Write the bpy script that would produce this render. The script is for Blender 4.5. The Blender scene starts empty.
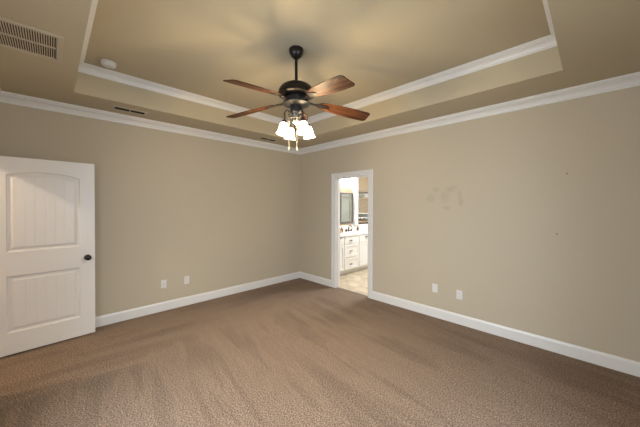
import bpy, bmesh, math, random
from mathutils import Vector, Matrix
random.seed(4)
PI = math.pi
C = bpy.context.scene
COL = C.collection

# ---------------------------------------------------------------- dimensions (metres)
X1, Y0 = 4.84, -4.25          # room: x 0..X1, y Y0..0 ; corner seen in the photo is the origin
H, HT = 2.74, 3.05            # soffit height, tray height
TX0, TX1, TY0, TY1 = 0.58, 4.245, -3.62, -0.61
WT = 0.12                     # wall thickness
DX0, DX1, DH = 1.03, 1.77, 2.06      # bathroom doorway
HX0, HX1, HH = 0.20, 1.045, 2.05     # hall doorway (behind the open door)
FX, FY = 2.423, -2.117          # fan axis

# ---------------------------------------------------------------- camera
cam = bpy.data.cameras.new('camera'); co = bpy.data.objects.new('camera', cam); COL.objects.link(co)
f_px, yaw, pit, roll = 271.14, 0.78962, -0.0090, 0.00183
fw = Vector((-math.sin(yaw)*math.cos(pit), math.cos(yaw)*math.cos(pit), math.sin(pit)))
r_ = Vector((math.cos(yaw), math.sin(yaw), 0)); u_ = r_.cross(fw)
r2 = r_*math.cos(roll)+u_*math.sin(roll); u2 = -r_*math.sin(roll)+u_*math.cos(roll)
M = Matrix.Identity(4)
for i in range(3):
    M[i][0] = r2[i]; M[i][1] = u2[i]; M[i][2] = -fw[i]
M[0][3], M[1][3], M[2][3] = 4.4421, -3.7947, 1.5507
co.matrix_world = M
cam.sensor_width = 36; cam.lens = f_px/640*36; cam.shift_y = -5.5/640; cam.clip_start = .02
C.camera = co

# ---------------------------------------------------------------- world, lights, exposure
w = bpy.data.worlds.new('world'); C.world = w; w.use_nodes = True
bg = w.node_tree.nodes['Background']; bg.inputs[0].default_value = (.62, .76, 1, 1); bg.inputs[1].default_value = 1.0
C.view_settings.view_transform = 'Standard'; C.view_settings.look = 'None'
C.view_settings.gamma = 1; C.view_settings.use_curve_mapping = False
C.view_settings.exposure = 0.3

def area(name, loc, target, sx, sy, power, color):
    l = bpy.data.lights.new(name, 'AREA'); l.shape = 'RECTANGLE'; l.size = sx; l.size_y = sy
    l.energy = power; l.color = color
    o = bpy.data.objects.new(name, l); COL.objects.link(o); o.location = loc
    d = Vector(target)-Vector(loc); o.rotation_euler = d.to_track_quat('-Z', 'Y').to_euler()
    return o
def point(name, loc, power, color, rad):
    l = bpy.data.lights.new(name, 'POINT'); l.energy = power; l.color = color; l.shadow_soft_size = rad
    o = bpy.data.objects.new(name, l); COL.objects.link(o); o.location = loc
    return o
# daylight through the two windows behind the photographer
WIN_A = (2.15, 3.95, .62, 2.12)     # in wall y=Y0: x0,x1,z0,z1
WIN_B = (-3.35, -1.55, .62, 2.12)   # in wall x=X1: y0,y1,z0,z1
DAY = (.77, .88, 1.0)
area('daylight_south', (3.05, Y0-.60, 1.9), (2.7, -.6, .2), 2.0, 1.5, 170, DAY)
area('daylight_east', (X1+.60, -2.45, 1.9), (.8, -2.3, .2), 2.0, 1.5, 100, DAY)
# lamps, and an added fill for the bathroom
WARM = (1, .78, .46)
point('hall_lamp', (.75, -5.33, 2.66), 75, (1, .80, .60), .04)
area('bathroom_fill_light', (1.7, 1.6, 2.70), (1.7, 1.6, 0), .7, .7, 78, (.95, .97, 1))  # unseen area light added overhead to brighten the bathroom

# ---------------------------------------------------------------- materials
def mat(name, color, rough=.5, metal=0, spec=.5, emit=None, estr=0):
    m = bpy.data.materials.new(name); m.use_nodes = True
    b = m.node_tree.nodes['Principled BSDF']
    b.inputs['Base Color'].default_value = (*color, 1); b.inputs['Roughness'].default_value = rough
    b.inputs['Metallic'].default_value = metal; b.inputs['Specular IOR Level'].default_value = spec
    if emit: b.inputs['Emission Color'].default_value = (*emit, 1); b.inputs['Emission Strength'].default_value = estr
    return m
def N(m, t, **kw):
    n = m.node_tree.nodes.new(t)
    for k, v in kw.items(): setattr(n, k, v)
    return n
def LK(m, a, b): m.node_tree.links.new(a, b)
def noise_bump(m, scale, strength, dist=.01, detail=4):
    b = m.node_tree.nodes['Principled BSDF']
    tc = N(m, 'ShaderNodeTexCoord'); nz = N(m, 'ShaderNodeTexNoise'); bp = N(m, 'ShaderNodeBump')
    nz.inputs['Scale'].default_value = scale; nz.inputs['Detail'].default_value = detail
    bp.inputs['Strength'].default_value = strength; bp.inputs['Distance'].default_value = dist
    LK(m, tc.outputs['Object'], nz.inputs['Vector']); LK(m, nz.outputs[0], bp.inputs['Height'])
    LK(m, bp.outputs[0], b.inputs['Normal'])
    return tc, nz
def ramp(m, fac, stops):
    r = N(m, 'ShaderNodeValToRGB'); e = r.color_ramp.elements
    while len(e) < len(stops): e.new(.5)
    for el, (p, c) in zip(e, stops): el.position = p; el.color = (*c, 1)
    LK(m, fac, r.inputs[0]); return r
def mixc(m, fac, a, b, mode='MIX'):
    n = N(m, 'ShaderNodeMix', data_type='RGBA', blend_type=mode)
    for i, v in ((0, fac), (6, a), (7, b)):
        if hasattr(v, 'is_output'): LK(m, v, n.inputs[i])
        elif isinstance(v, tuple): n.inputs[i].default_value = (*v, 1)
        else: n.inputs[i].default_value = v
    return n.outputs[2]
def math_n(m, op, a, b=None):
    n = N(m, 'ShaderNodeMath', operation=op)
    for i, v in enumerate((a, b)):
        if v is None: continue
        if hasattr(v, 'is_output'): LK(m, v, n.inputs[i])
        else: n.inputs[i].default_value = v
    return n.outputs[0]

WALLC = (.48, .418, .315)
m_wall = mat('beige wall paint', WALLC, .62, spec=.3); noise_bump(m_wall, 90, .12, .004)
m_ceil = mat('beige ceiling paint', (.47, .405, .285), .7, spec=.25); noise_bump(m_ceil, 60, .15, .004)
m_trim = mat('white trim paint', (.70, .685, .66), .32)
m_door = mat('white door paint', (.71, .69, .67), .38)
m_plate = mat('white plastic', (.66, .65, .63), .4)
m_dark = mat('dark slot', (.02, .018, .015), .7)
m_vent = mat('beige painted metal', (.47, .405, .30), .5)
m_bronze = mat('oil rubbed bronze', (.022, .017, .014), .33, metal=.6)
m_bronze2 = mat('brushed slate bronze', (.030, .028, .027), .40, metal=.5)  # even dark tone of flywheel, switch housing and fan lamp arms
m_black = mat('black knob metal', (.02, .016, .014), .25, metal=.7)
m_steel = mat('brushed steel', (.55, .53, .5), .3, metal=1)
m_duct_shade = mat('dark duct shade', (.035, .028, .02), .9)  # near-black colour stands in for the shade inside the vents
m_fob = mat('cream chain fob', (.30, .27, .22), .5)
m_bwall = mat('tan bathroom wall paint', (.40, .32, .22), .6)
m_cab = mat('cream white cabinet paint', (.80, .79, .76), .4)
m_counter = mat('cream stone counter', (.80, .77, .71), .25)
m_mirror = mat('mirror glass', (.86, .88, .86), .03, metal=1)
m_mframe = mat('grey mirror frame', (.13, .13, .14), .35, metal=.3)
m_ceramic = mat('white ceramic', (.82, .81, .78), .12)
m_shower = mat('sage grey shower tile', (.40, .43, .40), .2)
m_towel = mat('tan towel', (.52, .33, .18), .9)
m_cloth = mat('olive tan towel', (.38, .30, .21), .9)
m_amber = mat('amber bottle', (.16, .09, .05), .2)

# wall with scuffs: faint brown smudges where something hung (right wall)
m_wallr = mat('beige wall paint with smudges', WALLC, .62, spec=.3)
tc, _ = noise_bump(m_wallr, 90, .12, .004)
nz2 = N(m_wallr, 'ShaderNodeTexNoise'); nz2.inputs['Scale'].default_value = 9; nz2.inputs['Detail'].default_value = 2
LK(m_wallr, tc.outputs['Object'], nz2.inputs['Vector'])
acc = None
for sx, sz, rx, rz in [(2.90, 1.775, .05, .035), (3.09, 1.765, .075, .045), (2.83, 1.655, .06, .055), (3.02, 1.665, .06, .085),
                       (3.21, 1.69, .03, .06), (3.225, 1.60, .03, .06), (3.05, 1.52, .05, .03), (3.14, 1.80, .05, .02)]:
    mp = N(m_wallr, 'ShaderNodeMapping'); mp.vector_type = 'TEXTURE'
    mp.inputs['Location'].default_value = (sx, 0, sz); mp.inputs['Scale'].default_value = (rx, 5, rz)
    LK(m_wallr, tc.outputs['Object'], mp.inputs['Vector'])
    ln = N(m_wallr, 'ShaderNodeVectorMath', operation='LENGTH'); LK(m_wallr, mp.outputs[0], ln.inputs[0])
    mr = N(m_wallr, 'ShaderNodeMapRange'); mr.inputs[1].default_value = .4; mr.inputs[2].default_value = 1.3
    mr.inputs[3].default_value = 1; mr.inputs[4].default_value = 0; LK(m_wallr, ln.outputs['Value'], mr.inputs[0])
    acc = mr.outputs[0] if acc is None else math_n(m_wallr, 'MAXIMUM', acc, mr.outputs[0])
fac = math_n(m_wallr, 'MULTIPLY', acc, nz2.outputs[0])
LK(m_wallr, mixc(m_wallr, fac, WALLC, tuple(c*.80 for c in WALLC)), m_wallr.node_tree.nodes['Principled BSDF'].inputs['Base Color'])

# carpet
m_carpet = mat('brown cut pile carpet', (.3, .2, .14), .95, spec=.1)
b = m_carpet.node_tree.nodes['Principled BSDF']
b.inputs['Sheen Weight'].default_value = .0; b.inputs['Sheen Roughness'].default_value = .5
b.inputs['Sheen Tint'].default_value = (.8, .65, .5, 1)
tc = N(m_carpet, 'ShaderNodeTexCoord')
P = tc.outputs['Object']
fine = N(m_carpet, 'ShaderNodeTexNoise'); fine.inputs['Scale'].default_value = 100; fine.inputs['Detail'].default_value = 6; fine.inputs['Roughness'].default_value = .75
LK(m_carpet, P, fine.inputs['Vector'])
vor = N(m_carpet, 'ShaderNodeTexVoronoi'); vor.inputs['Scale'].default_value = 140; LK(m_carpet, P, vor.inputs['Vector'])
c1 = ramp(m_carpet, fine.outputs[0], [(.38, (.070, .048, .034)), (.5, (.185, .130, .094)), (.62, (.405, .310, .240))])
# vacuum tracks: pile leaning one way or the other, along the left wall then along the right wall
def tracks(rotz, sc, dist, seed):
    mp = N(m_carpet, 'ShaderNodeMapping'); mp.vector_type = 'TEXTURE'; mp.inputs['Rotation'].default_value = (0, 0, rotz)
    mp.inputs['Location'].default_value = (seed, seed, 0); mp.inputs['Scale'].default_value = (sc, dist, 1)
    LK(m_carpet, P, mp.inputs['Vector'])
    wv = N(m_carpet, 'ShaderNodeTexNoise'); wv.inputs['Scale'].default_value = 1; wv.inputs['Detail'].default_value = 4
    wv.inputs['Roughness'].default_value = .6; wv.inputs['Distortion'].default_value = .35
    LK(m_carpet, mp.outputs[0], wv.inputs['Vector']); return wv.outputs[0]
tr1 = tracks(math.radians(86), 2.2, .22, 0); tr2 = tracks(math.radians(-8), 2.0, .20, 3)
sp = N(m_carpet, 'ShaderNodeSeparateXYZ'); LK(m_carpet, P, sp.inputs[0])
lo = N(m_carpet, 'ShaderNodeTexNoise'); lo.inputs['Scale'].default_value = 1.1; lo.inputs['Detail'].default_value = 3; LK(m_carpet, P, lo.inputs['Vector'])
edge = math_n(m_carpet, 'ADD', sp.outputs[0], math_n(m_carpet, 'MULTIPLY', lo.outputs[0], 1.2))
mr = N(m_carpet, 'ShaderNodeMapRange'); mr.inputs[1].default_value = 1.75; mr.inputs[2].default_value = 1.95; LK(m_carpet, edge, mr.inputs[0])
mf = N(m_carpet, 'ShaderNodeMix'); LK(m_carpet, mr.outputs[0], mf.inputs[0]); LK(m_carpet, tr1, mf.inputs[2]); LK(m_carpet, tr2, mf.inputs[3])
trf = math_n(m_carpet, 'ADD', math_n(m_carpet, 'MULTIPLY', mf.outputs[0], .72), math_n(m_carpet, 'MULTIPLY', lo.outputs[0], .30))
tcol = ramp(m_carpet, trf, [(.38, (.84, .84, .84)), (.46, (.92, .92, .92)), (.50, (1.0, 1.0, 1.0)), (.515, (1.10, 1.10, 1.10)), (.55, (1.0, 1.0, 1.0)), (.66, (1.12, 1.12, 1.13))])
LK(m_carpet, mixc(m_carpet, 1.0, c1.outputs[0], tcol.outputs[0], 'MULTIPLY'), b.inputs['Base Color'])
hh = math_n(m_carpet, 'ADD', math_n(m_carpet, 'MULTIPLY', fine.outputs[0], 1.0), math_n(m_carpet, 'MULTIPLY', vor.outputs['Distance'], -.6))
bp = N(m_carpet, 'ShaderNodeBump'); bp.inputs['Strength'].default_value = .45; bp.inputs['Distance'].default_value = .010
LK(m_carpet, hh, bp.inputs['Height']); LK(m_carpet, bp.outputs[0], b.inputs['Normal'])

# bathroom tile
m_tile = mat('beige stone floor tile', (.6, .5, .37), .35)
tc = N(m_tile, 'ShaderNodeTexCoord'); mp = N(m_tile, 'ShaderNodeMapping'); mp.inputs['Rotation'].default_value = (0, 0, PI/4)
LK(m_tile, tc.outputs['Object'], mp.inputs['Vector'])
br = N(m_tile, 'ShaderNodeTexBrick'); br.offset = 0; br.inputs['Scale'].default_value = 1
br.inputs['Brick Width'].default_value = .33; br.inputs['Row Height'].default_value = .33; br.inputs['Mortar Size'].default_value = .005
br.inputs['Color1'].default_value = (.56, .49, .38, 1); br.inputs['Color2'].default_value = (.48, .41, .31, 1); br.inputs['Mortar'].default_value = (.34, .28, .2, 1)
LK(m_tile, mp.outputs[0], br.inputs['Vector'])
nz = N(m_tile, 'ShaderNodeTexNoise'); nz.inputs['Scale'].default_value = 6; nz.inputs['Detail'].default_value = 6; LK(m_tile, tc.outputs['Object'], nz.inputs['Vector'])
rr = ramp(m_tile, nz.outputs[0], [(.3, (.75, .70, .62)), (.7, (1.15, 1.15, 1.12))])
LK(m_tile, mixc(m_tile, 1.0, br.outputs[0], rr.outputs[0], 'MULTIPLY'), m_tile.node_tree.nodes['Principled BSDF'].inputs['Base Color'])

# blade wood (object space: x along the blade)
m_wood = mat('cherry blade wood', (.2, .07, .03), .48, spec=.07)
tc = N(m_wood, 'ShaderNodeTexCoord'); mp = N(m_wood, 'ShaderNodeMapping'); mp.inputs['Scale'].default_value = (2.2, 26, 8)
LK(m_wood, tc.outputs['Object'], mp.inputs['Vector'])
nz = N(m_wood, 'ShaderNodeTexNoise'); nz.inputs['Scale'].default_value = 1.6; nz.inputs['Detail'].default_value = 7; nz.inputs['Distortion'].default_value = .6
LK(m_wood, mp.outputs[0], nz.inputs['Vector'])
rr = ramp(m_wood, nz.outputs[0], [(.3, (.018, .007, .005)), (.5, (.055, .020, .009)), (.72, (.12, .048, .018))])
LK(m_wood, rr.outputs[0], m_wood.node_tree.nodes['Principled BSDF'].inputs['Base Color'])

# frosted lit glass
def shade_material(name, strength, col):
    m = bpy.data.materials.new(name); m.use_nodes = True; nt = m.node_tree; nt.nodes.clear()
    out = nt.nodes.new('ShaderNodeOutputMaterial'); em = nt.nodes.new('ShaderNodeEmission'); tr = nt.nodes.new('ShaderNodeBsdfTranslucent')
    tp = nt.nodes.new('ShaderNodeBsdfTransparent'); a = nt.nodes.new('ShaderNodeAddShader'); mx = nt.nodes.new('ShaderNodeMixShader')
    em.inputs[0].default_value = (*col, 1); em.inputs[1].default_value = strength; tr.inputs[0].default_value = (.9, .87, .8, 1)
    nt.links.new(em.outputs[0], a.inputs[0]); nt.links.new(tr.outputs[0], a.inputs[1])
    mx.inputs[0].default_value = .5; nt.links.new(a.outputs[0], mx.inputs[1]); nt.links.new(tp.outputs[0], mx.inputs[2])
    nt.links.new(mx.outputs[0], out.inputs[0]); return m
m_shade = shade_material('lit frosted glass', 8, (1, .88, .70))
m_vshade = shade_material('lit white glass', 10, (1, .95, .88))
m_bulb = shade_material('lit clear bulb', 12, (1, .88, .70)); m_bulb.node_tree.nodes['Mix Shader'].inputs[0].default_value = .8
def pane_material():
    m = bpy.data.materials.new('clear window pane'); m.use_nodes = True; nt = m.node_tree; nt.nodes.clear()
    out = nt.nodes.new('ShaderNodeOutputMaterial'); tp = nt.nodes.new('ShaderNodeBsdfTransparent'); g = nt.nodes.new('ShaderNodeBsdfGlossy')
    g.inputs['Roughness'].default_value = .02; mx = nt.nodes.new('ShaderNodeMixShader'); mx.inputs[0].default_value = .06
    nt.links.new(tp.outputs[0], mx.inputs[1]); nt.links.new(g.outputs[0], mx.inputs[2]); nt.links.new(mx.outputs[0], out.inputs[0]); return m
m_pane = pane_material()

# ---------------------------------------------------------------- mesh helpers
class MB:
    def __init__(s): s.v = []; s.f = []
    def add(s, vs, fs, mtx=None):
        n = len(s.v)
        s.v += [tuple(mtx @ Vector(q)) if mtx else tuple(q) for q in vs]
        s.f += [tuple(i+n for i in q) for q in fs]; return s
    def box(s, x0, x1, y0, y1, z0, z1, mtx=None):
        return s.add([(x0,y0,z0),(x1,y0,z0),(x1,y1,z0),(x0,y1,z0),(x0,y0,z1),(x1,y0,z1),(x1,y1,z1),(x0,y1,z1)],
                     [(0,3,2,1),(4,5,6,7),(0,1,5,4),(1,2,6,5),(2,3,7,6),(3,0,4,7)], mtx)
    def lathe(s, prof, n=24, mtx=None, cap=True):
        vs = []; fs = []
        for r, z in prof:
            for k in range(n):
                a = 2*PI*k/n; vs.append((r*math.cos(a), r*math.sin(a), z))
        for i in range(len(prof)-1):
            for k in range(n):
                fs.append((i*n+k, i*n+(k+1)%n, (i+1)*n+(k+1)%n, (i+1)*n+k))
        if cap:
            if prof[0][0] > 1e-5: fs.append(tuple(range(n-1, -1, -1)))
            if prof[-1][0] > 1e-5: fs.append(tuple((len(prof)-1)*n+k for k in range(n)))
        return s.add(vs, fs, mtx)
    def tube(s, pts, rad, n=10, mtx=None):
        pts = [Vector(q) for q in pts]; vs = []; fs = []; up = Vector((.13, .21, 1)).normalized()
        for i, q in enumerate(pts):
            d = (pts[min(i+1, len(pts)-1)]-pts[max(i-1, 0)]).normalized()
            a = d.cross(up)
            if a.length < 1e-3: a = d.cross(Vector((1, 0, 0)))
            a.normalize(); b_ = d.cross(a); r = rad[i] if isinstance(rad, (list, tuple)) else rad
            for k in range(n):
                t = 2*PI*k/n; vs.append(q+a*r*math.cos(t)+b_*r*math.sin(t))
        for i in range(len(pts)-1):
            for k in range(n): fs.append((i*n+k, (i+1)*n+k, (i+1)*n+(k+1)%n, i*n+(k+1)%n))
        fs.append(tuple(range(n))); fs.append(tuple((len(pts)-1)*n+k for k in range(n-1, -1, -1)))
        return s.add(vs, fs, mtx)
    def prism(s, outline, z0, z1, mtx=None):
        n = len(outline)
        return s.add([(x, y, z0) for x, y in outline]+[(x, y, z1) for x, y in outline],
                     [tuple(range(n-1, -1, -1)), tuple(range(n, 2*n))]+[(i, (i+1)%n, n+(i+1)%n, n+i) for i in range(n)], mtx)
    def build(s, name, m, parent=None, bevel=0, smooth=False, seg=2, loc=None, kind=None, weld=True):
        me = bpy.data.meshes.new(name); me.from_pydata(s.v, [], s.f); me.materials.append(m)
        bm = bmesh.new(); bm.from_mesh(me)
        if weld: bmesh.ops.remove_doubles(bm, verts=bm.verts, dist=1e-5)
        bmesh.ops.recalc_face_normals(bm, faces=bm.faces)
        bm.to_mesh(me); bm.free()
        if smooth:
            for p in me.polygons: p.use_smooth = True
        o = bpy.data.objects.new(name, me); COL.objects.link(o)
        if bevel:
            md = o.modifiers.new('bevel', 'BEVEL'); md.width = bevel; md.segments = seg; md.limit_method = 'ANGLE'; md.angle_limit = .6
        if smooth:
            md = o.modifiers.new('edge', 'EDGE_SPLIT'); md.split_angle = math.radians(40)
        if parent: o.parent = parent
        if loc: o.location = loc
        if kind: o['kind'] = kind
        return o
def empty(name, loc=(0, 0, 0), rot=(0, 0, 0)):
    o = bpy.data.objects.new(name, None); COL.objects.link(o); o.location = loc; o.rotation_euler = rot
    o.empty_display_size = .1; return o
def tag(o, label, cat, group=None):
    o['label'] = label; o['category'] = cat
    if group: o['group'] = group
    return o
def struct(o, label=None):
    o['kind'] = 'structure'
    if label: o['label'] = label
    return o
def copy_tree(o, parent=None):
    c = o.copy(); COL.objects.link(c); c.parent = parent
    for ch in list(o.children): copy_tree(ch, c)
    return c

# ---------------------------------------------------------------- bedroom shell
TOP = 3.25
fl = MB().box(-WT, X1+WT, Y0-WT, .06, -.1, 0).build('floor', m_carpet); struct(fl, 'brown cut pile bedroom carpet with vacuum tracks')
wl = MB().box(-WT, 0, Y0-WT, WT, 0, TOP).build('wall_left', m_wall); struct(wl, 'beige bedroom wall to the left of the corner')
wr = MB().box(0, DX0-.02, 0, WT, 0, TOP).box(DX1+.02, X1+WT, 0, WT, 0, TOP).box(DX0-.02, DX1+.02, 0, WT, DH+.02, TOP).build('wall_right', m_wallr, weld=False)
struct(wr, 'beige bedroom wall with the bathroom doorway')
a0, a1, az0, az1 = WIN_A
wn = MB().box(0, HX0, Y0-WT, Y0, 0, TOP).box(HX0, HX1, Y0-WT, Y0, HH, TOP).box(HX1, a0, Y0-WT, Y0, 0, TOP)
wn.box(a0, a1, Y0-WT, Y0, 0, az0).box(a0, a1, Y0-WT, Y0, az1, TOP).box(a1, X1+WT, Y0-WT, Y0, 0, TOP)
struct(wn.build('wall_near', m_wall, weld=False), 'beige bedroom wall behind the photographer with the hall doorway')
b0, b1, bz0, bz1 = WIN_B
we = MB().box(X1, X1+WT, Y0, b0, 0, TOP).box(X1, X1+WT, b1, 0, 0, TOP).box(X1, X1+WT, b0, b1, 0, bz0).box(X1, X1+WT, b0, b1, bz1, TOP)
struct(we.build('wall_east', m_wall, weld=False), 'beige bedroom wall to the right of the photographer')
# ceiling: lower soffit ring around the raised tray, and the tray's own ceiling
ce = MB().box(0, TX0, Y0, 0, H, TOP).box(TX1, X1, Y0, 0, H, TOP).box(TX0, TX1, Y0, TY0, H, TOP).box(TX0, TX1, TY1, 0, H, TOP)
ce.box(TX0, TX1, TY0, TY1, HT, TOP)
struct(ce.build('ceiling', m_ceil, weld=False), 'beige ceiling with a raised rectangular tray')

CROWN = [(0, -.098), (.010, -.098), (.013, -.092), (.011, -.084), (.012, -.078), (.020, -.077), (.024, -.066), (.032, -.054), (.044, -.042), (.058, -.034), (.070, -.030), (.071, -.022), (.080, -.020), (.088, -.016), (.089, -.008), (.096, -.007), (.096, 0), (0, 0)]
def ring(profile, x0, x1, y0, y1, z):
    mb = MB(); vs = []; n = len(profile)
    for i in range(4):
        for d, dz in profile:
            vs.append([(x0+d, y0+d), (x1-d, y0+d), (x1-d, y1-d), (x0+d, y1-d)][i]+(z+dz,))
    fs = [(i*n+k, i*n+(k+1)%n, ((i+1)%4)*n+(k+1)%n, ((i+1)%4)*n+k) for i in range(4) for k in range(n)]
    return mb.add(vs, fs)
struct(ring(CROWN, 0, X1, Y0, 0, H).build('trim_1', m_trim), 'white crown moulding around the top of the bedroom walls')
struct(ring([(d*.80, z*.86) for d, z in CROWN], TX0, TX1, TY0, TY1, HT).build('trim_2', m_trim), 'white crown moulding inside the ceiling tray')

BASE = [(0, 0), (.015, 0), (.015, .108), (.011, .118), (.008, .129), (0, .131)]
def base(p0, p1, nrm, m0=0, m1=0, prof=BASE):
    # m0/m1: mitre factor at each end (1 = inside corner)
    d = (Vector(p1)-Vector(p0)).normalized(); n = Vector(nrm); vs = []
    for P0, s, mm in ((Vector(p0), 1, m0), (Vector(p1), -1, m1)):
        for a, z in prof:
            q = P0+n*a+d*s*a*mm; vs.append((q.x, q.y, z))
    k = len(prof)
    return MB().add(vs, [tuple(range(k)), tuple(range(2*k-1, k-1, -1))]+[(i, (i+1)%k, k+(i+1)%k, k+i) for i in range(k)])
CAS = .095
struct(base((0, Y0), (0, 0), (1, 0), 1, 1).build('baseboard_left', m_trim), 'white baseboard along the left wall')
bbr = base((0, 0), (DX0-CAS, 0), (0, -1), 1, 0); q2 = base((DX1+CAS, 0), (X1, 0), (0, -1), 0, 1); bbr.add(q2.v, q2.f)
struct(bbr.build('baseboard_right', m_trim), 'white baseboard along the right wall')
struct(base((X1, 0), (X1, Y0), (-1, 0), 1, 1).build('baseboard_east', m_trim))
bbn = base((X1, Y0), (HX1+CAS, Y0), (0, 1), 1, 0); q2 = base((HX0-CAS, Y0), (0, Y0), (0, 1), 0, 1); bbn.add(q2.v, q2.f)
struct(bbn.build('baseboard_near', m_trim))

# door casings and jambs
def casing(name, x0, x1, h, y, sgn, label, thick):
    # flat stepped casing lying on the face of the wall at y, sticking out along sgn
    P_ = [(0, 0), (0, .009), (.012, .013), (.05, .013), (.06, .018), (CAS-.004, .018), (CAS, .014), (CAS, 0)]
    mb = MB(); n = len(P_); vs = []
    for i in range(4):
        for a, t in P_:
            x = (x0-a) if i < 2 else (x1+a); z = 0 if i in (0, 3) else h+a
            vs.append((x, y+sgn*t, z))
    fs = [(i*n+k, i*n+(k+1)%n, (i+1)*n+(k+1)%n, (i+1)*n+k) for i in range(3) for k in range(n)]
    fs += [tuple(range(n)), tuple(range(4*n-1, 3*n-1, -1))]
    mb.add(vs, fs)
    if thick:
        ya, yb = sorted((y, y-sgn*thick)); j = .02
        mb.box(x0-j, x0+.004, ya, yb, 0, h+j); mb.box(x1-.004, x1+j, ya, yb, 0, h+j); mb.box(x0+.004, x1-.004, ya, yb, h-.004, h+j)
        ym = (ya+yb)/2
        mb.box(x0+.004, x0+.015, ym-.017, ym+.017, 0, h-.004); mb.box(x1-.015, x1-.004, ym-.017, ym+.017, 0, h-.004); mb.box(x0+.015, x1-.015, ym-.017, ym+.017, h-.015, h-.004)
    return struct(mb.build(name, m_trim, weld=False), label)
casing('trim_3', DX0, DX1, DH, 0, -1, 'white casing around the bathroom doorway', WT)
casing('trim_4', DX0, DX1, DH, WT, 1, 'white casing on the bathroom side of the doorway', 0)
casing('trim_5', HX0, HX1, HH, Y0, 1, 'white casing around the hall doorway behind the open door', WT)

# windows behind the photographer
def window(name, horiz, a0, a1, z0, z1, label):
    # horiz 'x': in wall y=Y0 ; 'y': in wall x=X1
    def bx(mb, u0, u1, v0, v1, w0, w1):    # u along the wall, v out of the room (0 = inner face), w up
        if horiz == 'x': mb.box(u0, u1, Y0-v1, Y0-v0, w0, w1)
        else: mb.box(X1+v0, X1+v1, u0, u1, w0, w1)
    root = empty(name, ((a0+a1)/2, Y0, z0) if horiz == 'x' else (X1, (a0+a1)/2, z0)); struct(root, label)
    off = Vector(root.location)
    def bd(mb, nm, m_):
        mb.v = [tuple(Vector(q)-off) for q in mb.v]; return mb.build(nm, m_, root, weld=False)
    f_ = MB(); t = .05
    bx(f_, a0, a0+t, .04, .1, z0, z1); bx(f_, a1-t, a1, .04, .1, z0, z1); bx(f_, a0+t, a1-t, .04, .1, z0, z0+t); bx(f_, a0+t, a1-t, .04, .1, z1-t, z1)
    am = (a0+a1)/2; zm = (z0+z1)/2
    bx(f_, am-.03, am+.03, .04, .1, z0+t, z1-t); bx(f_, a0+t, am-.03, .05, .09, zm-.02, zm+.02); bx(f_, am+.03, a1-t, .05, .09, zm-.02, zm+.02)
    bd(f_, 'window_frame', m_trim)
    s_ = MB(); bx(s_, a0-.05, a1+.05, -.05, .04, z0-.03, z0); bd(s_, 'window_sill', m_trim)
    for u0, u1 in ((a0+t, am-.03), (am+.03, a1-t)):
        for w0, w1 in ((z0+t, zm-.02), (zm+.02, z1-t)):
            p_ = MB(); bx(p_, u0, u1, .068, .072, w0, w1); bd(p_, 'pane', m_pane)
window('window_1', 'x', *WIN_A, 'double window behind the photographer')
window('window_2', 'y', *WIN_B, 'double window to the right of the photographer')

# hall behind the open door
hf = MB().box(-.6, 2.0, -6.0, Y0-WT, -.1, 0).build('floor_hall', m_carpet); struct(hf)
hw = MB().box(-.72, -.6, -6.0, Y0-WT, 0, 2.8).box(2.0, 2.12, -6.0, Y0-WT, 0, 2.8).box(-.72, 2.12, -6.12, -6.0, 0, 2.8)
struct(hw.build('wall_hall', m_wall, weld=False))
struct(MB().box(-.72, 2.12, -6.12, Y0-WT, 2.74, 2.86).build('ceiling_hall', m_ceil))

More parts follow.
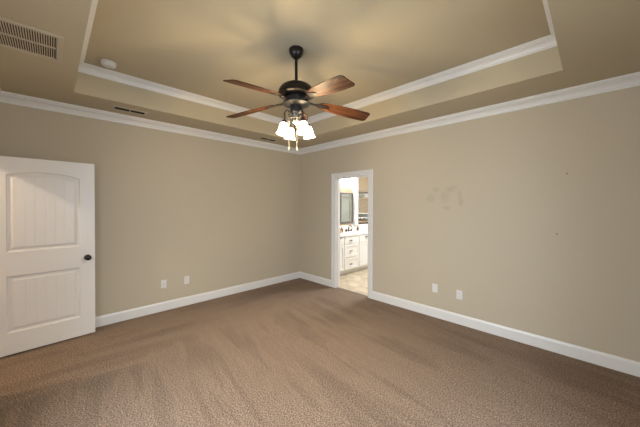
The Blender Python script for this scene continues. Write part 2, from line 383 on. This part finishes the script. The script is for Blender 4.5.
# ---------------------------------------------------------------- bedroom door, open against the left wall
A = Vector((.165, -3.424)); Bp = Vector((.215, Y0+.015))
dirv = (A-Bp).normalized(); hinge = A-dirv*.835
door = empty('door_1', (hinge.x, hinge.y, 0), (0, 0, math.atan2(dirv.y, dirv.x)))
struct(door, 'white two panel door with an arched upper panel, open against the left wall')
W_, T_, DZ0, DZ1 = .835, .035, .015, 2.045      # local x along the leaf, local -y faces the room
def panel_door():
    mb = MB(); SX0, SX1 = .133, W_-.133
    pans = [(.235, .82, .82), (1.065, 1.862, 1.905)]
    NA = 16
    def arc(x, zs, zm):
        t = (x-(SX0+SX1)/2)/((SX1-SX0)/2); return zs+(zm-zs)*(1-t*t)
    for side in (-1, 1):
        ys = -T_ if side < 0 else 0; s = 1 if side < 0 else -1   # depth goes +y for the room face
        def q(x, z, d): return (x, ys+s*d, z)
        def quad(a, b, c, d): mb.add([a, b, c, d], [(0, 1, 2, 3)])
        quad(q(0, DZ0, 0), q(SX0, DZ0, 0), q(SX0, DZ1, 0), q(0, DZ1, 0)); quad(q(SX1, DZ0, 0), q(W_, DZ0, 0), q(W_, DZ1, 0), q(SX1, DZ1, 0))
        quad(q(SX0, DZ0, 0), q(SX1, DZ0, 0), q(SX1, pans[0][0], 0), q(SX0, pans[0][0], 0))
        quad(q(SX0, pans[0][2], 0), q(SX1, pans[0][2], 0), q(SX1, pans[1][0], 0), q(SX0, pans[1][0], 0))
        zs, zm = pans[1][1:]
        for k in range(NA):
            xa = SX0+(SX1-SX0)*k/NA; xb = SX0+(SX1-SX0)*(k+1)/NA
            quad(q(xa, arc(xa, zs, zm), 0), q(xb, arc(xb, zs, zm), 0), q(xb, DZ1, 0), q(xa, DZ1, 0))
        for zb, zs, zm in pans:
            def outline(i):
                pts = [(SX0+i, zb+i), (SX1-i, zb+i)]
                for k in range(NA+1):
                    x = SX1-(SX1-SX0)*k/NA; xx = (SX0+SX1)/2+(x-(SX0+SX1)/2)*(1-2*i/(SX1-SX0))
                    pts.append((xx, arc(x, zs, zm)-i))
                return pts
            rings = [(0, 0), (.006, .006), (.012, .0105), (.020, .012), (.030, .012), (.048, .004), (.052, .0035)]
            for (i0, d0), (i1, d1) in zip(rings, rings[1:]):
                o0 = outline(i0); o1 = outline(i1); n = len(o0)
                for k in range(n):
                    k2 = (k+1) % n; quad(q(*o0[k], d0), q(*o0[k2], d0), q(*o1[k2], d1), q(*o1[k], d1))
            i = .052; xa, xb = SX0+i, SX1-i; NP = 6; cols = [(xa, 0)]
            for k in range(1, NP):
                c = xa+(xb-xa)*k/NP; cols += [(c-.0035, 0), (c-.0012, .0016), (c+.0012, .0016), (c+.0035, 0)]
            for k in range(9):
                pass
            cols.append((xb, 0))
            fine_ = [cols[0]]
            for c0, c1_ in zip(cols, cols[1:]):
                if c1_[0]-c0[0] > .02: fine_ += [(c0[0]+(c1_[0]-c0[0])*t, 0) for t in (.25, .5, .75)]
                fine_.append(c1_)
            def topz(x):
                xo = (SX0+SX1)/2+(x-(SX0+SX1)/2)/(1-2*i/(SX1-SX0)); return arc(xo, zs, zm)-i
            for (x0, d0), (x1, d1) in zip(fine_, fine_[1:]):
                quad(q(x0, zb+i, .0035+d0), q(x1, zb+i, .0035+d1), q(x1, topz(x1), .0035+d1), q(x0, topz(x0), .0035+d0))
    for a, b_, c, d in [((0, DZ0), (0, DZ1), 0, 0), ((W_, DZ0), (W_, DZ1), 0, 0), ((0, DZ0), (W_, DZ0), 0, 0), ((0, DZ1), (W_, DZ1), 0, 0)]:
        mb.add([(a[0], -T_, a[1]), (b_[0], -T_, b_[1]), (b_[0], 0, b_[1]), (a[0], 0, a[1])], [(0, 1, 2, 3)])
    return mb
# shift so the room face passes through the measured line
dl = panel_door(); dl.v = [(x, y+0.0, z) for x, y, z in dl.v]
dl.build('door_leaf', m_door, door)
def knob(side):
    mtx = Matrix.Translation((W_-.068, -T_ if side < 0 else 0, .93)) @ Matrix.Rotation(PI/2 if side < 0 else -PI/2, 4, 'X')
    k = MB().lathe([(0, .018), (.012, .018), (.012, .030), (.020, .036), (.028, .046), (.030, .056), (.026, .066), (.014, .072), (0, .073)], 24, mtx).build('door_knob', m_black, door, smooth=True)
    MB().lathe([(0, 0), (.033, 0), (.033, .006), (.026, .012), (.012, .019), (0, .019)], 24, mtx).build('rosette', m_black, k, smooth=True)
    return k
knob(-1); knob(1)
for z in (.25, 1.0, 1.80):
    MB().lathe([(0, 0), (.008, 0), (.008, .09), (0, .09)], 12, Matrix.Translation((-.006, -T_-.004, z))).box(-.004, .03, -T_-.002, -T_+.0, z, z+.09).build('hinge', m_black, door, weld=False)
MB().box(W_-.001, W_+.0015, -T_+.006, -.006, .90, .96).lathe([(0, 0), (.008, 0), (.008, .008), (0, .008)], 12, Matrix.Translation((W_, -T_/2, .93)) @ Matrix.Rotation(PI/2, 4, 'Y')).build('latch', m_steel, door, weld=False)

# ---------------------------------------------------------------- ceiling fan
fan = tag(empty('ceiling_fan', (FX, FY, HT)), 'bronze ceiling fan with cherry wood blades and lit glass shades, under the tray ceiling', 'ceiling fan')
def zf(z): return z-HT
canopy = MB().lathe([(0, 0), (.066, 0), (.069, -.005), (.069, -.022), (.064, -.046), (.050, -.070), (.030, -.088), (.020, -.094), (0, -.094)], 32).build('canopy', m_bronze, fan, smooth=True)
MB().lathe([(.0145, -.10), (.0145, zf(2.72)-.02)], 16).build('downrod', m_bronze, fan, smooth=True)
MB().lathe([(0, zf(2.745)), (.024, zf(2.745)), (.026, zf(2.722)), (.060, zf(2.720)), (.105, zf(2.708)), (.145, zf(2.685)), (.166, zf(2.655)), (.172, zf(2.625)),
            (.168, zf(2.605)), (.150, zf(2.595)), (.120, zf(2.590)), (0, zf(2.590))], 48).build('motor_housing', m_bronze, fan, smooth=True)
fly = MB().lathe([(0, zf(2.592)), (.095, zf(2.592)), (.100, zf(2.580)), (.100, zf(2.545)), (.130, zf(2.535)), (.132, zf(2.520)), (.095, zf(2.508)), (.060, zf(2.500)), (0, zf(2.500))], 40)
for k in range(10):      # vent slots of the lower motor ring read as raised ribs
    a = 2*PI*k/10; fly.box(.098, .108, -.012, .012, zf(2.585), zf(2.55), Matrix.Rotation(a, 4, 'Z'))
fly.build('flywheel', m_bronze2, fan, smooth=True, weld=False)
MB().lathe([(0, zf(2.502)), (.052, zf(2.502)), (.056, zf(2.490)), (.056, zf(2.455)), (.062, zf(2.448)), (.060, zf(2.436)), (.048, zf(2.430)), (.044, zf(2.395)), (.034, zf(2.380)), (.012, zf(2.375)), (0, zf(2.375))], 32).build('switch_housing', m_bronze2, fan, smooth=True)
MB().lathe([(0, 0), (.020, 0), (.034, -.010), (.036, -.024), (.026, -.038), (.012, -.046), (.009, -.058), (0, -.066)], 24, Matrix.Translation((0, 0, zf(2.378)))).build('finial', mat('smoky pewter', (.07, .07, .07), .5, metal=.2), fan, smooth=True)

def rounded(pts, rads, n=5):
    out = []; L = len(pts)
    for i in range(L):
        p0, p1, p2 = Vector(pts[i-1]), Vector(pts[i]), Vector(pts[(i+1) % L]); r = rads[i]
        if r == 0: out.append(tuple(p1)); continue
        a = p1+(p0-p1).normalized()*r; c = p1+(p2-p1).normalized()*r
        for k in range(n+1):
            t = k/n; out.append(tuple(a*(1-t)**2+p1*2*t*(1-t)+c*t*t))
    return out
R0, R1 = .235, .765
blade_out = [(R0, -.040), (R0+.06, -.058), (R0+.18, -.074), (R0+.34, -.082), (R1-.020, -.080), (R1, -.060), (R1, .060), (R1-.025, .078), (R0+.34, .082), (R0+.18, .074), (R0+.06, .058), (R0, .040)]
blade_pts = rounded(blade_out, [.02, .02, .05, .05, .012, .008, .008, .012, .05, .05, .02, .02])
ZB = zf(2.553); DROOP = math.radians(7.2)
PITCH = math.radians(-13)
def make_blade():
    # local x runs out along the blade; droop and pitch baked in
    T = Matrix.Translation((.12, 0, 0)) @ Matrix.Rotation(DROOP, 4, 'Y') @ Matrix.Translation((-.12, 0, 0)) @ Matrix.Rotation(PITCH, 4, 'X')
    bl = MB().prism(blade_pts, -.003, .003, T).build('blade', m_wood, fan, bevel=.0015)
    br_ = MB(); 
    br_.tube([(.085, 0, .0), (.13, 0, -.006), (.175, 0, -.008), (.215, 0, -.006)], [.016, .013, .011, .012], 10, T)
    br_.prism(rounded([(.20, -.014), (.235, -.034), (.275, -.037), (.315, -.020), (.345, 0), (.315, .020), (.275, .037), (.235, .034), (.20, .014)], [.004]+[.010]*7+[.004], 3), -.0085, -.003, T)
    for sx, sy in ((.255, -.022), (.255, .022), (.315, 0)): br_.lathe([(0, -.012), (.006, -.011), (.006, -.008), (0, -.008)], 10, T @ Matrix.Translation((sx, sy, 0)))
    br_.build('blade_bracket', m_bronze, bl, smooth=True, weld=False)
    return bl
proto = make_blade()
for k in range(5):
    o = proto if k == 0 else copy_tree(proto, fan)
    o.location = (0, 0, ZB); o.rotation_euler = (0, 0, math.radians(63+72*k))
# light kit
SHADE = [(.021, 0), (.027, -.008), (.035, -.024), (.039, -.046), (.042, -.072), (.046, -.093), (.055, -.110), (.060, -.115), (.057, -.114), (.044, -.093), (.040, -.072), (.037, -.046), (.032, -.024), (.020, -.004)]
SHANG = [-9, 73, 167, 256]
shade_proto = None
for k, ang in enumerate(SHANG):
    if k == 0:
        arm = MB().tube([(.045, 0, zf(2.42)), (.068, 0, zf(2.435)), (.090, 0, zf(2.452)), (.108, 0, zf(2.440)), (.120, 0, zf(2.418)), (.118, 0, zf(2.395)), (.118, 0, zf(2.370)), (.120, 0, zf(2.347))], .0065, 8)
        arm.tube([(.048, 0, zf(2.405)), (.062, 0, zf(2.388)), (.078, 0, zf(2.395)), (.080, 0, zf(2.412)), (.068, 0, zf(2.415))], .0045, 8)
        TS = Matrix.Translation((.120, 0, zf(2.344))) @ Matrix.Rotation(math.radians(-10), 4, 'Y')
        arm.lathe([(0, .012), (.012, .012), (.024, .004), (.030, -.010), (.030, -.022), (.024, -.026), (0, -.026)], 20, TS)
        a_ = arm.build('lamp_arm', m_bronze2, fan, smooth=True, weld=False)
        TS2 = TS @ Matrix.Translation((0, 0, -.012))
        sh = MB().lathe(SHADE, 28, TS2, cap=False).build('lamp_shade', m_shade, a_, smooth=True)
        MB().lathe([(0, -.020), (.012, -.024), (.016, -.040), (.022, -.055), (.022, -.070), (.014, -.082), (0, -.086)], 16, TS2).build('bulb', m_bulb, a_, smooth=True)
        shade_proto = a_
    else: a_ = copy_tree(shade_proto, fan)
    a_.rotation_euler = (0, 0, math.radians(ang))
    ca, sa = math.cos(math.radians(ang)), math.sin(math.radians(ang)); rr_ = .120+.055*math.sin(math.radians(10))
    point('fan_bulb_light', (FX+ca*rr_, FY+sa*rr_, 2.332-.055*math.cos(math.radians(10))), 40, WARM, .02)
# pull chains
def chain(x, y, ztop, zbot):
    c = MB()
    n = int((ztop-zbot)/.007)
    for i in range(n):
        z = ztop-i*.007; c.lathe([(.0010, z-.0035), (.0024, z), (.0010, z+.0035)], 6, Matrix.Translation((x, y, 0)))
    o = c.build('pull_chain', m_fob, fan, weld=False)
    MB().lathe([(0, zbot+.002), (.003, zbot), (.0045, zbot-.012), (.005, zbot-.026), (.003, zbot-.034), (0, zbot-.036)], 12, Matrix.Translation((x, y, 0))).build('chain_fob', m_fob, o, smooth=True)
rr_v = Vector((math.cos(yaw), math.sin(yaw), 0))
chain(-.062*rr_v.x-.012, -.062*rr_v.y, zf(2.415), zf(2.115))
chain(.010*rr_v.x+.036*.7, .010*rr_v.y-.036*.7, zf(2.40), zf(2.105))

# ---------------------------------------------------------------- ceiling fittings
# return air grille on the soffit, x 1.33..1.80, y up to -3.72
gr = tag(empty('return_air_grille', (1.565, -3.97, H)), 'large beige return air grille with two rows of slots, set in the lower ceiling', 'air vent')
gx, gy = .235, .245
g = MB().box(-gx, -gx+.035, -gy, gy, -.012, 0).box(gx-.035, gx, -gy, gy, -.012, 0).box(-gx+.035, gx-.035, -gy, -gy+.035, -.012, 0).box(-gx+.035, gx-.035, gy-.035, gy, -.012, 0)
g.build('frame', m_vent, gr, bevel=.003)
MB().box(-.007, .007, -gy+.035, gy-.035, -.010, -.001).build('divider', m_vent, gr)
fb = MB()
y = -gy+.041
while y < gy-.036:
    for x0, x1 in ((-gx+.034, -.006), (.006, gx-.034)):
        fb.box(x0, x1, -.0034, .0034, -.0006, .0006, Matrix.Translation((0, y, -.005)) @ Matrix.Rotation(math.radians(35), 4, 'X'))
    y += .0125
fb.build('louvres', m_vent, gr, weld=False)
MB().box(-gx+.03, gx-.03, -gy+.03, gy-.03, -.0012, 0).build('duct_shade', m_duct_shade, gr)  # flat dark sheet in place of the shaded hollow above the grille

def register(x, y, label):
    r = tag(empty('ceiling_register', (x, y, H)), label, 'air vent', 'supply registers beside the crown moulding')
    a, b_ = .078, .180
    f_ = MB().box(-a, -a+.026, -b_, b_, -.007, 0).box(a-.026, a, -b_, b_, -.007, 0).box(-a+.026, a-.026, -b_, -b_+.026, -.007, 0).box(-a+.026, a-.026, b_-.026, b_, -.007, 0)
    f_.box(-a+.026, a-.026, -.006, .006, -.007, 0); f_.build('frame', m_vent, r, bevel=.002)
    s_ = MB()
    for k in range(5):
        xx = -.036+.018*k
        for y0, y1 in ((-b_+.026, -.006), (.006, b_-.026)):
            s_.box(-.0042, .0042, y0, y1, -.0006, .0006, Matrix.Translation((xx, 0, -.004)) @ Matrix.Rotation(math.radians(18), 4, 'Y'))
    s_.build('louvres', m_duct_shade, r, weld=False)  # back shade of the louvres is put into their dark colour
    MB().box(-a+.022, a-.022, -b_+.022, b_-.022, -.001, 0).build('duct_shade', m_duct_shade, r)  # dark sheet painted as the shade inside the register
register(.335, -3.085, 'slotted ceiling register nearest the open door, close to the left crown moulding')
register(.315, -1.02, 'slotted ceiling register close to the room corner, left of the fan lights')

sd = tag(empty('smoke_detector', (.84, -3.36, HT)), 'round white smoke detector on the tray ceiling above the door', 'smoke detector')
MB().lathe([(0, 0), (.070, 0), (.070, -.012), (0, -.012)], 32).build('mounting_base', m_plate, sd, smooth=True)
cv = MB().lathe([(0, -.012), (.064, -.012), (.066, -.022), (.060, -.036), (.045, -.044), (.020, -.047), (0, -.047)], 32)
cv.build('cover', m_plate, sd, smooth=True)

# ---------------------------------------------------------------- wall plates
def wall_plate(kind, loc, rotz, label, painted=False, rot=0):
    # local: plate in xz plane, facing -y
    o = tag(empty('wall_outlet' if kind != 'jack' else 'wall_jack', loc, (0, 0, rotz)), label, 'outlet', 'wall plates above the baseboards')
    pm = m_wall if painted else m_plate
    MB().box(-.037, .037, -.006, 0, -.059, .059).build('cover_plate', pm, o, bevel=.003)
    if kind == 'duplex':
        for dz in (-.020, .020):
            rc = MB().lathe([(0, -.0085), (.0155, -.0085), (.0165, -.006), (.0165, 0)], 20, Matrix.Translation((0, 0, dz)) @ Matrix.Rotation(-PI/2, 4, 'X')).build('receptacle', m_plate if not painted else m_wall, o, smooth=True)
            MB().box(-.0075, -.0050, -.0092, -.0084, dz-.001, dz+.008).box(.0050, .0075, -.0092, -.0084, dz-.001, dz+.008).box(-.002, .002, -.0092, -.0084, dz-.011, dz-.007).build('slots', m_dark, rc, weld=False)
    elif kind == 'jack':
        MB().lathe([(.0075, -.001), (.0075, .006), (.005, .010), (.005, .016), (0, .016)], 16, Matrix.Translation((0, -.005, 0)) @ Matrix.Rotation(PI/2, 4, 'X')).build('jack_socket', m_steel, o, smooth=True)
    else:
        MB().box(-.017, .017, -.0085, -.005, -.034, .034).build('insert', m_plate if not painted else m_wall, o, bevel=.001)
    for dz in (-.048, .048) if kind != 'duplex' else (0,):
        MB().lathe([(0, 0), (.003, 0), (.003, .0012), (0, .0012)], 10, Matrix.Translation((0, -.006, dz)) @ Matrix.Rotation(PI/2, 4, 'X')).build('screw', m_plate, o)
wall_plate('jack', (0, -2.625, .393), PI/2, 'white wall plate on the left wall, the one nearer the open door')
wall_plate('duplex', (0, -2.305, .390), PI/2, 'white power outlet on the left wall, the one farther from the open door')
wall_plate('blank', (.445, 0, .40), 0, 'beige painted wall plate low between the room corner and the bathroom doorway', painted=True)
wall_plate('decora', (2.895, 0, .404), 0, 'white wall plate on the right wall, the one nearer the bathroom doorway')
wall_plate('duplex', (3.215, 0, .385), 0, 'white power outlet on the right wall, the one farther from the doorway')
for (x, z), lb in (((4.247, 1.885), 'small dark nail high on the right wall, upper of the two'), ((4.173, 1.257), 'small dark nail on the right wall, lower of the two')):
    nl = MB().lathe([(0, .0), (.003, .0), (.003, .008), (.006, .008), (.006, .011), (0, .012)], 12, Matrix.Rotation(PI/2, 4, 'X')).build('wall_nail', m_bronze, smooth=True, loc=(x, 0, z))
    tag(nl, lb, 'nail', 'nails in the right wall')

# ---------------------------------------------------------------- bathroom
BX0, BX1, BY0, BY1 = .03, 3.0, WT, 3.3
struct(MB().box(BX0-WT, BX1+WT, .06, BY1+WT, -.1, -.001).build('floor_bathroom', m_tile), 'beige stone tile floor of the bathroom')
struct(MB().box(BX0-WT, BX0, BY0, BY1+WT, 0, 2.74).build('wall_bathroom_left', m_bwall), 'tan bathroom wall behind the vanity')
struct(MB().box(BX0, BX1, BY1, BY1+WT, 0, 2.74).build('wall_bathroom_far', m_bwall))
struct(MB().box(BX1, BX1+WT, BY0, BY1+WT, 0, 2.74).build('wall_bathroom_right', m_bwall))
struct(MB().box(BX0-WT, BX1+WT, BY0, BY1+WT, 2.74, 2.86).build('ceiling_bathroom', mat('white bathroom ceiling', (.8, .78, .74), .7)))
MB().box(DX0, DX1, .045, .075, -.001, .006).build('trim_6', m_steel, kind='structure')
CT = .90
van = tag(empty('bathroom_vanity', (.30, 1.4, 0)), 'cream white bathroom vanity cabinet with three drawers, seen through the doorway', 'cabinet')
def vl(mb, nm, m_, par=van, bevel=0, off=(.30, 1.4, 0), **k):
    mb.v = [tuple(Vector(q)-Vector(off)) for q in mb.v]; return mb.build(nm, m_, par, bevel=bevel, **k)
VY0, VY1, VX = .145, 2.75, .575
vl(MB().box(BX0, VX, VY0, VY1, .10, CT-.035), 'cabinet_body', m_cab)
vl(MB().box(BX0, VX-.07, VY0, VY1, 0, .10), 'toe_kick', m_cab)
def front(nm, y0, y1, z0, z1):
    mb = MB().box(VX, VX+.018, y0, y1, z0, z1)
    if z1-z0 > .2:
        fr = .05
        mb = MB().box(VX, VX+.010, y0, y1, z0, z1).box(VX+.010, VX+.020, y0, y0+fr, z0, z1).box(VX+.010, VX+.020, y1-fr, y1, z0, z1).box(VX+.010, VX+.020, y0+fr, y1-fr, z0, z0+fr).box(VX+.010, VX+.020, y0+fr, y1-fr, z1-fr, z1)
    return vl(mb, nm, m_cab, weld=False)
def pull(par, y, z, half=.035):
    vl(MB().tube([(VX+.018, y-half, z), (VX+.036, y-half, z), (VX+.042, y-half*.5, z), (VX+.042, y+half*.5, z), (VX+.036, y+half, z), (VX+.018, y+half, z)], .009, 8), 'pull', m_black, par, smooth=True)
for z0, z1, pz in ((.70, .845, .768), (.40, .68, .53), (.125, .38, .235)):
    d = front('drawer', .80, 1.295, z0, z1); pull(d, 1.0, pz)
for y0, y1, ph in ((.16, .775, .655), (1.325, 2.10, 1.59), (2.125, 2.73, 2.42)):
    fp = front('false_front', y0, y1, .70, .845); pull(fp, ph, .805 if y0 > 1 else .85, .045 if y0 > 1 else .02)
    ym = (y0+y1)/2
    for q0, q1, ky in ((y0, ym-.004, ym-.03), (ym+.004, y1, ym+.03)):
        dd = front('cabinet_door', q0, q1, .125, .68)
        vl(MB().lathe([(0, 0), (.006, 0), (.006, .012), (.013, .020), (.011, .028), (0, .031)], 14, Matrix.Translation((VX+.018, ky, .62)) @ Matrix.Rotation(PI/2, 4, 'Y')), 'knob', m_bronze, dd, smooth=True)
ct = MB().box(BX0, VX+.03, VY0-.02, VY1+.01, CT-.035, CT).build('vanity_countertop', m_counter, bevel=.004)
bk = MB().box(BX0, BX0+.02, VY0-.02, VY1+.01, CT, CT+.15).build('backsplash', m_ceramic, bevel=.003)
tag(bk, 'low white backsplash behind the vanity countertop', 'backsplash')
tag(ct, 'cream stone countertop with a low backsplash on the bathroom vanity', 'countertop')
def mirror(y0, y1, z0, z1, label):
    o = tag(empty('wall_mirror', (BX0, (y0+y1)/2, z0)), label, 'mirror', 'framed mirrors above the vanity')
    off = (BX0, (y0+y1)/2, z0); t = .030
    vl(MB().box(BX0, BX0+.03, y0, y0+t, z0, z1).box(BX0, BX0+.03, y1-t, y1, z0, z1).box(BX0, BX0+.03, y0+t, y1-t, z0, z0+t).box(BX0, BX0+.03, y0+t, y1-t, z1-t, z1), 'mirror_frame', m_mframe, o, off=off, weld=False)
    vl(MB().box(BX0, BX0+.012, y0+t, y1-t, z0+t, z1-t), 'mirror_glass', m_mirror, o, off=off)
mirror(1.27, 1.765, 1.11, 1.87, 'grey framed mirror left of the white post above the vanity')
mirror(1.945, 2.60, 1.07, 1.92, 'grey framed mirror right of the white post above the vanity')
ps = MB().box(BX0, BX0+.07, 1.785, 1.925, CT+.152, 2.30).box(BX0, BX0+.085, 1.775, 1.935, 2.30, 2.36).build('mirror_post', m_cab, bevel=.003, weld=False)
tag(ps, 'white upright post standing between the two vanity mirrors', 'post')
def light_bar(yc, label):
    o = tag(empty('vanity_light', (BX0, yc, 2.18)), label, 'lamp')
    MB().box(0, .02, -.27, .27, -.05, .05).build('back_plate', m_steel, o, bevel=.004)
    for k in (-1, 0, 1):
        a_ = MB().tube([(.02, k*.18, 0), (.06, k*.18, 0), (.09, k*.18, -.01)], .008, 8).build('lamp_arm', m_steel, o, smooth=True)
        MB().lathe([(.035, -.10), (.055, -.08), (.068, -.02), (.078, .05), (.086, .12), (.083, .12), (.075, .05), (.065, -.02), (.030, -.095)], 20, Matrix.Translation((.10, k*.18, .02)), cap=False).build('lamp_shade', m_vshade, a_, smooth=True)
        point('vanity_bulb_light', (BX0+.10, yc+k*.18, 2.23), 3, (1, .95, .88), .03)
light_bar(1.50, 'bright glass light bar on the wall above the left vanity mirror')
# sink, faucet, things on the counter
sk = MB().lathe([(.20, 0), (.215, .004), (.20, .012), (.185, .008), (.16, -.0), (.10, .001), (0, .001)], 36, Matrix.Translation((.335, 1.62, CT)) @ Matrix.Diagonal((.85, 1.05, 1, 1)), cap=False).build('sink_basin', m_ceramic, smooth=True)
tag(sk, 'white oval sink basin let into the vanity countertop', 'sink')
fc = tag(empty('faucet', (.078, 1.56, CT)), 'dark bronze two handled faucet behind the vanity sink', 'faucet')
MB().tube([(0, 0, 0), (0, 0, .10), (.015, 0, .135), (.05, 0, .15), (.09, 0, .135), (.105, 0, .105)], [.014, .011, .011, .011, .011, .010], 12).lathe([(0, 0), (.026, 0), (.024, .012), (0, .014)], 16).build('spout', m_bronze, fc, smooth=True, weld=False)
for s in (-1, 1):
    MB().lathe([(0, 0), (.024, 0), (.020, .02), (.012, .045), (.016, .055), (0, .06)], 16, Matrix.Translation((0, s*.10, 0))).tube([(0, s*.10, .052), (.01, s*.15, .066)], .007, 8).build('handle', m_bronze, fc, smooth=True, weld=False)
for k, (x, y, h_, r, m_, lb, nm) in enumerate([
    (.14, 1.22, .11, .032, m_amber, 'small brown bottle on the counter left of the faucet', 'soap_bottle'),
    (.20, 1.10, .08, .030, m_towel, 'short tan jar at the left end of the counter', 'jar'),
    (.15, 1.84, .12, .028, m_amber, 'brown bottle on the counter right of the faucet', 'soap_bottle')]):
    b_ = tag(empty(nm, (x, y, CT)), lb, 'bottle')
    MB().lathe([(0, 0), (r, 0), (r, h_*.7), (r*.5, h_*.85), (r*.4, h_), (0, h_)], 18).build('body', m_, b_, smooth=True)
    MB().lathe([(0, h_), (r*.5, h_), (r*.5, h_+.018), (0, h_+.018)], 14).build('cap', m_bronze, b_, smooth=True)
dsh = MB().lathe([(0, 0), (.05, 0), (.085, .03), (.088, .032), (.080, .030), (.045, .008), (0, .008)], 28, Matrix.Translation((.34, 2.12, CT))).build('soap_dish', m_ceramic, smooth=True)
tag(dsh, 'round white dish on the counter right of the sink', 'dish')
# far end, seen only in the mirrors: a tiled shower and an open linen shelf
sw = tag(empty('shower_enclosure', (1.75, BY1-.02, 0)), 'sage grey tiled shower with a glass screen reflected in the left mirror', 'shower')
MB().box(-.65, .85, -.02, .02, 0, 2.2).build('tile_panel', m_shower, sw)
MB().box(-.65, -.62, -.32, -.29, 0, 2.0).box(.82, .85, -.32, -.29, 0, 2.0).box(-.62, .82, -.32, -.29, 1.97, 2.0).build('metal_frame', m_steel, sw, weld=False)
MB().box(-.62, .82, -.308, -.302, 0, 1.97).build('glass_screen', m_pane, sw)
MB().box(-.65, .85, -.35, -.02, 0, .08).build('shower_curb', m_ceramic, sw)
ls = tag(empty('linen_shelf', (.62, BY1, 0)), 'white open shelf with tan towels reflected in the right mirror', 'shelf')
sb = MB().box(-.30, -.275, -.32, 0, 0, 2.1).box(.275, .30, -.32, 0, 0, 2.1).box(-.275, .275, -.02, 0, 0, 2.1)
for z in (.1, .75, 1.17, 1.30, 2.08): sb.box(-.275, .275, -.32, -.02, z, z+.025)
sb.build('shelf_body', m_cab, ls, weld=False)
for k, (z, h_, m_) in enumerate(((.775, .30, m_towel), (1.325, .5, m_cloth))):
    t_ = MB()
    n = int(h_/.06)
    for i in range(n): t_.box(-.20, .20, -.27, -.03, z+i*.06, z+i*.06+.055)
    o = t_.build('towel_stack', m_, bevel=.02, loc=(.62, BY1, 0), weld=False)
    tag(o, ('short stack of rust brown folded towels on the middle of the linen shelf', 'tall stack of dull brown folded towels on the upper linen shelf')[k], 'towels', 'towels on the linen shelf')
